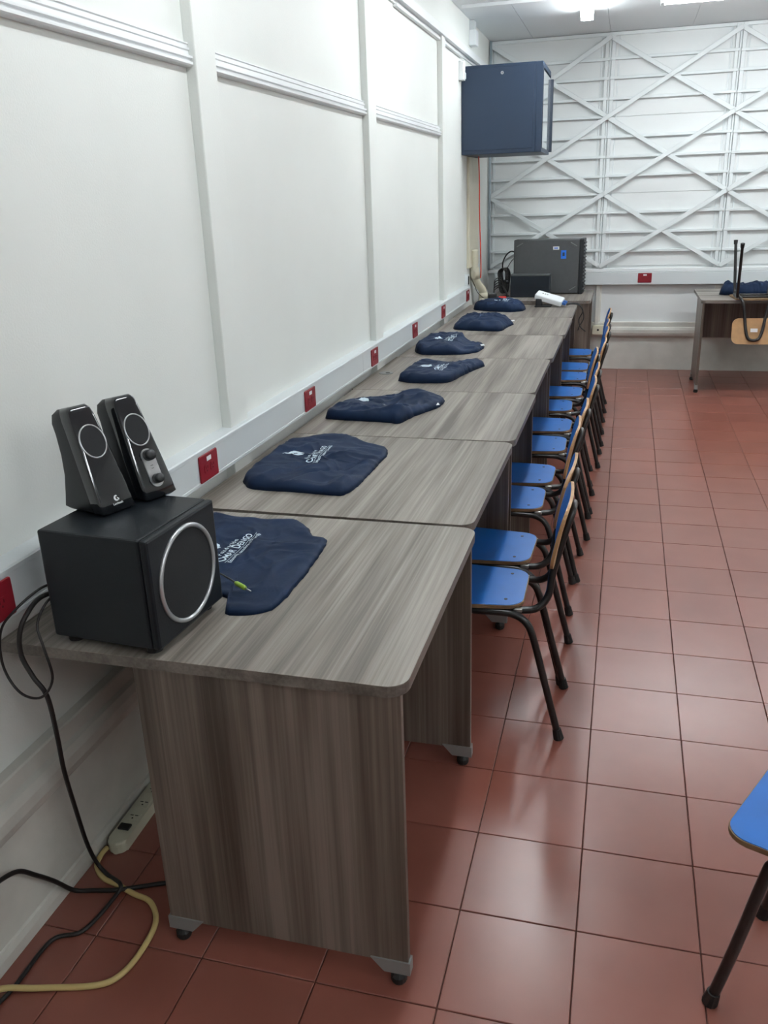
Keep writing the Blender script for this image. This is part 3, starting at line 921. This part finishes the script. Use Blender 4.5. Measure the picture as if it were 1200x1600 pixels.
def make_bag(label, outline, H, zt, seed=0, wr=0.006, flat_x=None, flat_to=0.45, side=0.10, hump=None, prints=None, group='navy drawstring bags on the desks', emblem=None, tab=None):
    cen = (sum(p[0] for p in outline) / len(outline), sum(p[1] for p in outline) / len(outline))
    NR = 360
    RR = radial(outline, cen, NR)
    rnd = random.Random(seed)
    folds = []
    for _ in range(9):
        a = rnd.uniform(0, 2 * math.pi)
        folds.append((rnd.uniform(-0.16, 0.16), rnd.uniform(-0.16, 0.16), a, rnd.uniform(0.007, 0.018), rnd.uniform(0.08, 0.20), rnd.uniform(-1, 1.0)))

    def hgt(x, y):
        dx, dy = x - cen[0], y - cen[1]
        r = math.hypot(dx, dy)
        a = (math.atan2(dy, dx) / (2 * math.pi) * NR) % NR
        k = int(a); f = a - k
        Rb = RR[k % NR] * (1 - f) + RR[(k + 1) % NR] * f
        e = max(0.0, Rb - r)                       # distance to rim along the ray
        hh = H
        if flat_x is not None:
            q = min(1.0, max(0.0, (x - flat_x[0]) / (flat_x[1] - flat_x[0])))
            q = q * q * (3 - 2 * q)
            hh = H * (1 - q) + H * flat_to * q
        w = side * 0.35
        s = min(1.0, e / w)
        base = hh * math.sqrt(max(0.0, 1 - (1 - s) ** 2))
        sw = min(1.0, e / 0.03)
        p = Vector((x * 9, y * 9, seed * 3.1))
        q2 = p + Vector((noise.noise(p * 0.8), noise.noise(p * 0.8 + Vector((9, 4, 2))), 0)) * 0.9
        rdg = (1 - abs(noise.noise(q2 * 0.75))) ** 4
        rdg2 = (1 - abs(noise.noise(q2 * 1.7 + Vector((3, 7, 1))))) ** 5
        wob = noise.noise(p) * 0.8 + noise.noise(p * 2.3) * 0.3 + rdg * 0.95 + rdg2 * 0.55 - 0.5
        fr = 0.0
        for fx, fy, fa, wd, ln, am in folds:
            ux, uy = math.cos(fa), math.sin(fa)
            lx = (dx - fx) * ux + (dy - fy) * uy
            ly = -(dx - fx) * uy + (dy - fy) * ux + 0.02 * math.sin(lx * 22)
            fr += am * math.exp(-(ly / wd) ** 2) * math.exp(-(lx / ln) ** 2)
        z = base + sw * wr * (wob + fr)
        if hump:
            for hx, hy, hr, ha in hump:
                z += sw * ha * math.exp(-((x - hx) ** 2 + (y - hy) ** 2) / hr ** 2)
        return max(0.0035 * s + 0.0005, z)

    t = thing('drawstring_bag', label, 'bag', (cen[0], cen[1], zt), 0, group)
    bm = bmesh.new()
    A, K = 200, 44
    rings = []
    for j in range(K):
        q = (j / (K - 1))
        q = 1 - (1 - q) ** 1.7                       # denser near the rim
        fr = 1 - q * 0.985
        ring = []
        for i in range(A):
            a = 2 * math.pi * i / A
            ra = RR[int(round(a / (2 * math.pi) * NR)) % NR] * fr
            x, y = cen[0] + ra * math.cos(a), cen[1] + ra * math.sin(a)
            ring.append(bm.verts.new((x - cen[0], y - cen[1], hgt(x, y) if j else 0.0006)))
        rings.append(ring)
    for j in range(K - 1):
        for i in range(A):
            bm.faces.new((rings[j][i], rings[j][(i + 1) % A], rings[j + 1][(i + 1) % A], rings[j + 1][i]))
    bm.faces.new(rings[-1])
    bm.faces.new(rings[0][::-1])
    obj('bag_body', bm, M_FABRIC, t, True)

    def drape(b2, name, ox, oy, sc, rot=0.0):
        bmesh.ops.triangulate(b2, faces=b2.faces[:])
        c, s = math.cos(rot), math.sin(rot)
        for v in b2.verts:
            u, w = (v.co.x * c - v.co.y * s) * sc, (v.co.x * s + v.co.y * c) * sc
            x, y = ox - w, oy + u
            v.co = (x - cen[0], y - cen[1], hgt(x, y) + 0.0016)
        obj(name, b2, M_PRINT, t)

    def leaf():
        b2 = bmesh.new()
        L = []
        for k in range(40):
            a = 2 * math.pi * k / 40
            L.append((0.024 * math.cos(a) + 0.006 * math.sin(a), 0.030 * math.sin(a)))
        # two lobes split by a curved vein, with a stem to the top
        n = 14
        for sgn in (-1, 1):
            prev = None
            for k in range(n + 1):
                tt = -1 + 2 * k / n
                v = 0.030 * tt
                mid = 0.004 * math.sin(tt * 2.6)
                wd = 0.029 * math.sqrt(max(0, 1 - tt * tt)) * (1.0 if sgn < 0 else 0.85)
                a_ = b2.verts.new((mid + sgn * 0.0011, v, 0)); c_ = b2.verts.new((mid + sgn * (0.0012 + wd), v + 0.003 * sgn, 0))
                if prev:
                    b2.faces.new((prev[0], a_, c_, prev[1]) if sgn < 0 else (prev[0], prev[1], c_, a_))
                prev = (a_, c_)
        b2.faces.new([b2.verts.new(p) for p in ((-0.004, 0.027, 0), (0.006, 0.027, 0), (-0.006, 0.040, 0), (-0.013, 0.050, 0))])
        return b2

    if prints:
        ox, oy, sc, rot = prints
        b2 = text_bm('Fundaci\u00f3n', 0.0185, 1.45)
        for v in b2.verts: v.co.y += 0.0235; v.co.x -= 0.004
        bmain = bmesh.new()
        xx = 0.0
        for s, z in (('O', 0.034), ('MAR', 0.0245), (' ', 0.02), ('D', 0.034), ('ENGO', 0.0245)):
            if s == ' ':
                xx += 0.010; continue
            c2 = text_bm(s, z, 1.05)
            x0 = min(v.co.x for v in c2.verts); x1 = max(v.co.x for v in c2.verts)
            for v in c2.verts: v.co.x += xx - x0
            xx += x1 - x0 + 0.0022
            merge(bmain, c2)
        for v in bmain.verts: v.co.x -= xx / 2
        merge(b2, bmain)
        rule = bmesh.new()
        N = 24
        for k in range(N):
            x0, x1 = -0.098 + 0.200 * k / N, -0.098 + 0.200 * (k + 1) / N
            rule.faces.new([rule.verts.new(p) for p in ((x0, -0.0062, 0), (x1, -0.0062, 0), (x1, -0.0050, 0), (x0, -0.0050, 0))])
        merge(b2, rule)
        c3 = text_bm('Educaci\u00f3n, tecnolog\u00eda y Desarrollo', 0.0138, 1.0)
        for v in c3.verts: v.co.y -= 0.0185; v.co.x += 0.006
        merge(b2, c3)
        drape(b2, 'printed_lettering', ox, oy, sc, rot)
        lf = leaf()
        for v in lf.verts: v.co.y += 0.082
        drape(lf, 'printed_leaf_emblem', ox, oy, sc, rot)
    if emblem:
        drape(leaf(), 'printed_leaf_emblem', *emblem)
    if tab:
        x, y, z = tab
        b2 = xf(bx(-0.012, 0.012, -0.006, 0.006, -0.0008, 0.0008), Matrix.Rotation(0.7, 4, 'Z') @ Matrix.Rotation(0.5, 4, 'X'))
        obj('care_tag', b2, M_LABEL, t, loc=(x - cen[0], y - cen[1], z))
    return t


ZT = 0.7502
make_bag('flat empty navy bag with white print beside the subwoofer', [(.13, 2.128), (.20, 2.100), (.30, 2.095), (.405, 2.112), (.462, 2.05), (.490, 1.995), (.540, 1.985), (.548, 1.915), (.557, 1.771), (.556, 1.567), (.500, 1.528), (.446, 1.522), (.441, 1.600), (.34, 1.625), (.17, 1.635), (.10, 1.80), (.10, 2.0)],
         0.009, ZT, 3, 0.0058, side=0.05, prints=(0.337, 1.862, 1.0, 0.0))
make_bag('large navy bag with white print lying second along the desks', [(.092, 2.42), (.082, 2.66), (.090, 2.86), (.187, 2.945), (.315, 2.935), (.405, 2.865), (.475, 2.850), (.492, 2.78), (.490, 2.60), (.487, 2.40), (.470, 2.328), (.400, 2.332), (.299, 2.337), (.150, 2.344)],
         0.030, ZT, 11, 0.0095, flat_x=(0.30, 0.50), flat_to=0.55, side=0.10, hump=[(0.455, 2.42, 0.05, 0.014), (0.38, 2.40, 0.04, -0.006)], prints=(0.283, 2.655, 1.0, 0.04))
make_bag('crumpled navy bag with a twisted open end, third along the desks', [(.082, 3.25), (.20, 3.232), (.366, 3.225), (.425, 3.20), (.462, 3.36), (.528, 3.50), (.528, 3.66), (.40, 3.665), (.26, 3.60), (.125, 3.49)],
         0.040, ZT, 5, 0.012, flat_x=(0.42, 0.52), flat_to=0.6, side=0.08, hump=[(0.405, 3.27, 0.045, 0.020), (0.35, 3.40, 0.05, -0.012), (0.44, 3.52, 0.05, 0.012)], emblem=(0.205, 3.46, 0.8, 0.0), tab=(0.515, 3.50, 0.016))
make_bag('navy bag with white print and a pinched pointed end, fourth along the desks', [(.200, 4.03), (.285, 3.985), (.40, 3.99), (.474, 4.02), (.505, 4.20), (.545, 4.36), (.580, 4.46), (.545, 4.49), (.47, 4.44), (.392, 4.385), (.30, 4.40), (.215, 4.40)],
         0.042, ZT, 8, 0.009, flat_x=(0.50, 0.57), flat_to=0.7, side=0.09, prints=(0.40, 4.185, 0.95, 0.0))
make_bag('navy bag with white print and a side flap, fifth along the desks', [(.090, 4.87), (.165, 4.755), (.28, 4.755), (.402, 4.785), (.475, 4.87), (.487, 5.05), (.43, 5.12), (.345, 5.16), (.315, 5.30), (.15, 5.36), (.090, 5.12)],
         0.048, ZT, 21, 0.011, flat_x=(0.33, 0.40), flat_to=0.5, side=0.09, prints=(0.285, 5.04, 0.95, 0.0), tab=(0.478, 4.99, 0.022))
make_bag('smooth bulging navy bag with no visible print, sixth along the desks', [(.146, 5.74), (.312, 5.672), (.50, 5.655), (.512, 5.85), (.545, 5.98), (.50, 6.08), (.443, 6.16), (.25, 6.20), (.16, 6.00)],
         0.058, ZT, 33, 0.010, flat_x=(0.46, 0.53), flat_to=0.55, side=0.22, hump=[(0.30, 5.95, 0.10, 0.012)], tab=(0.535, 5.96, 0.03))
make_bag('farthest navy bag with white print, by the cream elbow', [(.112, 6.77), (.25, 6.68), (.44, 6.615), (.528, 6.70), (.530, 6.84), (.48, 6.98), (.33, 7.06), (.16, 7.00)],
         0.066, ZT, 44, 0.008, flat_x=(0.44, 0.53), flat_to=0.6, side=0.14, prints=(0.375, 6.85, 0.9, 0.0))
make_bag('rolled navy bag on the separate desk by the lattice wall', [(2.02, 7.76), (2.08, 7.715), (2.30, 7.72), (2.56, 7.73), (2.60, 7.85), (2.52, 7.97), (2.25, 7.96), (2.05, 7.92)],
         0.075, ZT, 52, 0.012, side=0.16, hump=[(2.08, 7.82, 0.05, 0.03), (2.36, 7.85, 0.09, 0.025)], group=None)

# ================================================================== CABLES BY THE SUBWOOFER
jk = thing('audio_cable', 'thin audio cable with a lime green jack plug lying on the flat bag', 'cable', (0.44, 1.64, 0.766))
obj('wire', tube(catmull([(-0.20, 0.045, 0.010), (-0.09, 0.04, 0.012), (-0.035, 0.012, 0.012), (-0.004, -0.012, 0.013)], 6), 0.0022, 8), M_CABLE, jk, True)
obj('plug_grip', tube([(-0.006, -0.011, 0.013), (0.0, -0.015, 0.013), (0.022, -0.028, 0.012), (0.028, -0.032, 0.012)], [0.0035, 0.0058, 0.0058, 0.0045], 12), M_LIME, jk, True)
obj('plug_pin', tube([(0.028, -0.032, 0.012), (0.046, -0.043, 0.011)], 0.0019, 8), M_SILVER, jk, True)

pth = catmull([(0.150, 1.395, 0.845), (0.120, 1.36, 0.84), (0.118, 1.315, 0.825), (0.108, 1.295, 0.79), (0.105, 1.290, 0.74), (0.122, 1.292, 0.69), (0.140, 1.30, 0.64), (0.120, 1.33, 0.52), (0.095, 1.36, 0.40), (0.072, 1.40, 0.26), (0.052, 1.44, 0.12), (0.050, 1.465, 0.035), (0.085, 1.455, 0.012), (0.140, 1.425, 0.022), (0.142, 1.395, 0.012), (0.122, 1.290, 0.006), (0.065, 1.246, 0.006), (0.062, 1.114, 0.006), (0.045, 1.02, 0.006), (0.05, 0.90, 0.006)], 8)
tag(obj('hanging_cable', tube(pth, 0.0052, 10), M_CABLE, None, True), 'thick black power cord hanging from the subwoofer down to the floor', 'cable')
pth = catmull([(0.150, 1.40, 0.862), (0.125, 1.36, 0.862), (0.098, 1.305, 0.835), (0.066, 1.29, 0.79), (0.056, 1.288, 0.71), (0.085, 1.288, 0.650), (0.135, 1.288, 0.645), (0.172, 1.288, 0.695), (0.165, 1.288, 0.765), (0.150, 1.30, 0.81), (0.148, 1.34, 0.84), (0.155, 1.385, 0.85)], 8)
tag(obj('looped_wire', tube(pth, 0.0028, 8), M_CABLE, None, True), 'thin black wire hanging in a loop over the desk edge behind the subwoofer', 'cable')
pth = catmull([(0.036, 0.95, 0.30), (0.034, 1.10, 0.262), (0.020, 1.174, 0.232), (0.020, 1.24, 0.205), (0.022, 1.289, 0.150), (0.024, 1.34, 0.085), (0.034, 1.385, 0.018), (0.075, 1.405, 0.007), (0.136, 1.415, 0.013), (0.19, 1.445, 0.008), (0.26, 1.475, 0.007), (0.40, 1.50, 0.006), (0.50, 1.60, 0.006)], 8)
tag(obj('floor_cable', tube(pth, 0.0055, 10), M_CABLE, None, True), 'black cable crossing from the plinth to behind the near desk panel', 'cable')

ps = thing('power_strip', 'ivory power strip lying on the floor against the left wall', 'power strip', (0.046, 1.76, 0.0), math.radians(2.0))
out = rpoly([(-0.026, -0.225), (0.026, -0.225), (0.026, 0.225), (-0.026, 0.225)], [0.022, 0.022, 0.010, 0.010], 6)
obj('body', prism(out, 0.034, 0.006, 3), M_STRIP, ps)
sw = obj('switch', bx(-0.018, 0.014, -0.172, -0.150, 0.033, 0.040, 0.002), M_RUBBER, ps)
for k in range(6):
    yk = -0.118 + k * 0.056
    so = obj('socket', bx(-0.017, 0.017, yk - 0.016, yk + 0.016, 0.0335, 0.0348, 0.0005, 1), M_STRIP, ps)
    for dx in (-0.007, 0.007):
        obj('slot', bx(dx - 0.0045, dx + 0.0045, yk + 0.004, yk + 0.0062, 0.0348, 0.0354), M_RUBBER, so)
    obj('slot', cyl((0.0, yk - 0.006, 0.0348), (0, 0, 1), 0.0026, 0.0006, 8), M_RUBBER, so)
pth = catmull([(0.030, 1.540, 0.014), (0.026, 1.515, 0.010), (0.036, 1.48, 0.007), (0.075, 1.448, 0.007), (0.128, 1.432, 0.010), (0.18, 1.418, 0.007), (0.233, 1.404, 0.007), (0.276, 1.354, 0.007), (0.287, 1.28, 0.007), (0.277, 1.205, 0.007), (0.237, 1.164, 0.007), (0.117, 1.127, 0.008), (0.04, 1.10, 0.014), (0.02, 1.06, 0.007), (0.02, 0.95, 0.007)], 8)
tag(obj('yellowed_cord', tube(pth, 0.0068, 10), M_YELLOW, None, True), 'yellowed power strip cord curving over the tiles', 'cable')

# ================================================================== THINGS ON THE CORNER DESK
cs = thing('equipment_case', 'large dark grey equipment case standing upright on the corner desk', 'equipment case', (0.600, 7.95, 0.7505), math.radians(-4))
obj('shell', bx(-0.300, 0.275, -0.075, 0.075, 0.006, 0.462, 0.010, 3), M_DKGREY, cs)
bz = obj('bezel', bx(0.272, 0.310, -0.082, 0.082, 0.0, 0.466, 0.008, 2), M_MATTB, cs)
for k in range(14):
    z = 0.03 + k * 0.030
    obj('rib', bx(0.308, 0.318, -0.075, 0.075, z, z + 0.014, 0.003, 1), M_MATTB, bz)
for sx, sz in ((-1, 1), (1, 1), (1, -1), (-1, -1)):
    xq, zq = -0.012 + sx * 0.235, 0.234 + sz * 0.185
    for k in range(2):
        b = bx(-0.032, 0.032, -0.0030, 0.0, -0.0035, 0.0035, 0.0012, 1)
        xf(b, Matrix.Translation((xq, -0.0745, zq - sz * 0.018 * k)) @ Matrix.Rotation(math.radians(30 * (-1 if sx * sz < 0 else -1) * (1 if sx * sz < 0 else -1)), 4, 'Y'))
        obj('corner_ridge', b, M_GREYP if k == 0 else M_DKGREY, cs)
obj('paper_label', bx(0.045, 0.098, -0.0765, -0.0750, 0.375, 0.402), M_LABEL, cs)
obj('label_print', bx(0.055, 0.088, -0.0772, -0.0764, 0.384, 0.393), M_STICK, cs)
st = obj('blue_sticker', bx(0.115, 0.160, -0.0765, -0.0750, 0.300, 0.370), M_STICK, cs)
obj('sticker_print', bx(0.128, 0.147, -0.0772, -0.0764, 0.322, 0.352), M_NAVY, st)

bb = thing('black_box', 'low black box standing in front of the dark grey case', 'box', (0.475, 7.66, 0.7505), math.radians(-2))
obj('body', bx(-0.168, 0.168, -0.05, 0.05, 0.0, 0.185, 0.006), M_BLACKN, bb)
obj('lid_edge', bx(-0.170, 0.170, -0.053, 0.053, 0.178, 0.192, 0.004), M_DKGREY, bb)
obj('front_seam', bx(-0.160, 0.160, -0.0515, -0.0495, 0.085, 0.088), M_RUBBER, bb)

wd = thing('adapter_box', 'white box adapter tilted on a black stand at the end of the row', 'adapter', (0.695, 6.985, 0.7505))
b = bx(-0.110, 0.110, -0.052, 0.052, -0.022, 0.022, 0.010, 3)
TM = Matrix.Translation((0.0, 0.0, 0.062)) @ Matrix.Rotation(math.radians(-8), 4, 'Z') @ Matrix.Rotation(math.radians(15), 4, 'Y') @ Matrix.Rotation(math.radians(14), 4, 'X')
obj('housing', xf(b, TM), M_WHITE, wd, False)
for k in range(3):
    obj('vent_mark', xf(bx(-0.065 + k * 0.018, -0.054 + k * 0.018, 0.0, 0.014, 0.0218, 0.0226), TM), M_GREYP, wd)
obj('end_cap', xf(bx(-0.116, -0.106, -0.040, 0.040, -0.016, 0.012, 0.003), TM), M_MATTB, wd)
obj('stand', bx(-0.105, -0.055, -0.045, 0.045, 0.0, 0.064, 0.008), M_MATTB, wd)
obj('stand_foot', bx(-0.110, 0.02, -0.055, 0.055, 0.0, 0.010, 0.003), M_MATTB, wd)
for dy in (-0.018, 0.018):
    obj('plug', xf(bx(0.108, 0.140, dy - 0.010, dy + 0.010, -0.010, 0.010, 0.003), TM), M_BLUEP, wd)
for k, pts in enumerate(([(0.83, 6.985, 0.768), (0.88, 7.00, 0.775), (0.925, 6.99, 0.765), (0.955, 6.97, 0.72), (0.965, 6.96, 0.66), (0.935, 6.955, 0.60), (0.925, 6.96, 0.57)],
                         [(0.83, 6.95, 0.765), (0.88, 6.96, 0.772), (0.93, 6.95, 0.762), (0.958, 6.94, 0.72), (0.930, 6.945, 0.655), (0.945, 6.93, 0.60), (0.985, 6.93, 0.565)])):
    obj('lead', xf(tube(catmull(pts, 6), 0.004, 8), Matrix.Translation((-0.695, -6.985, -0.7505))), M_CABLE, wd, True)

# cords in the corner
pc = thing('coiled_power_cord', 'black power cord coiled beside the dark grey case', 'cable', (0.22, 7.90, 0.7505))
O = Vector((0.22, 7.90, 0.7505))


def rel(pts): return [Vector(p) - O for p in pts]


obj('lead', tube(catmull(rel([(0.300, 7.97, 1.105), (0.262, 7.96, 1.112), (0.222, 7.95, 1.08), (0.195, 7.94, 1.02), (0.195, 7.93, 0.965)]), 6), 0.0062, 10), M_CABLE, pc, True)
obj('lead', tube(catmull(rel([(0.300, 7.98, 1.06), (0.270, 7.96, 1.03), (0.245, 7.95, 0.99), (0.225, 7.94, 0.95)]), 6), 0.0035, 8), M_CABLE, pc, True)
for k in range(4):
    dx, dy = 0.010 * k - 0.012, 0.016 * k
    lp = [(0.195 + dx, 7.90 + dy, 0.965), (0.172 + dx, 7.90 + dy, 0.935), (0.178 + dx, 7.905 + dy, 0.86), (0.192 + dx, 7.90 + dy, 0.775), (0.222 + dx, 7.90 + dy, 0.765), (0.236 + dx, 7.905 + dy, 0.85), (0.240 + dx, 7.90 + dy, 0.93), (0.220 + dx, 7.90 + dy, 0.968)]
    obj('coil', tube(catmull(rel(lp), 6, True), 0.0058, 8, True), M_CABLE, pc, True)
obj('cable_tie', tube([Vector((-0.022, 0.02, 0.10)), Vector((0.034, 0.03, 0.105))], 0.020, 12), M_MATTB, pc, True)
lc = thing('loose_cords', 'tangle of thin black cords lying in the corner of the far desk', 'cable', (0.17, 7.70, 0.7505))
for k in range(5):
    a = 0.02 * k
    lp = [(-0.03 + a * 0.3, 0.02 - a, 0.006), (-0.02, 0.06, 0.05 + a), (0.03, 0.10, 0.075 + a * 0.8), (0.07, 0.06 + a, 0.04), (0.09, 0.0 + a, 0.007), (0.03 + a, -0.06, 0.006), (-0.01, -0.08 - a, 0.006)]
    obj('cord', tube(catmull(lp, 6), 0.0045, 8), M_CABLE, lc, True)
rp = thing('red_plug', 'bright red plug lying behind the farthest bag', 'plug', (0.262, 7.47, 0.7505), math.radians(15))
obj('body', bx(-0.036, 0.030, -0.016, 0.016, 0.0, 0.026, 0.008, 3), M_REDP, rp)
obj('sleeve', tube([(-0.036, 0, 0.012), (-0.075, 0.004, 0.009)], [0.008, 0.005], 10), M_REDP, rp)
ad = thing('power_brick', 'black power brick among the cords in the far corner', 'adapter', (0.160, 7.52, 0.7505), math.radians(20))
obj('body', bx(-0.035, 0.035, -0.06, 0.06, 0.0, 0.045, 0.008, 3), M_MATTB, ad)
obj('rating_label', bx(-0.025, 0.025, -0.035, 0.035, 0.045, 0.0456), M_GREYP, ad)
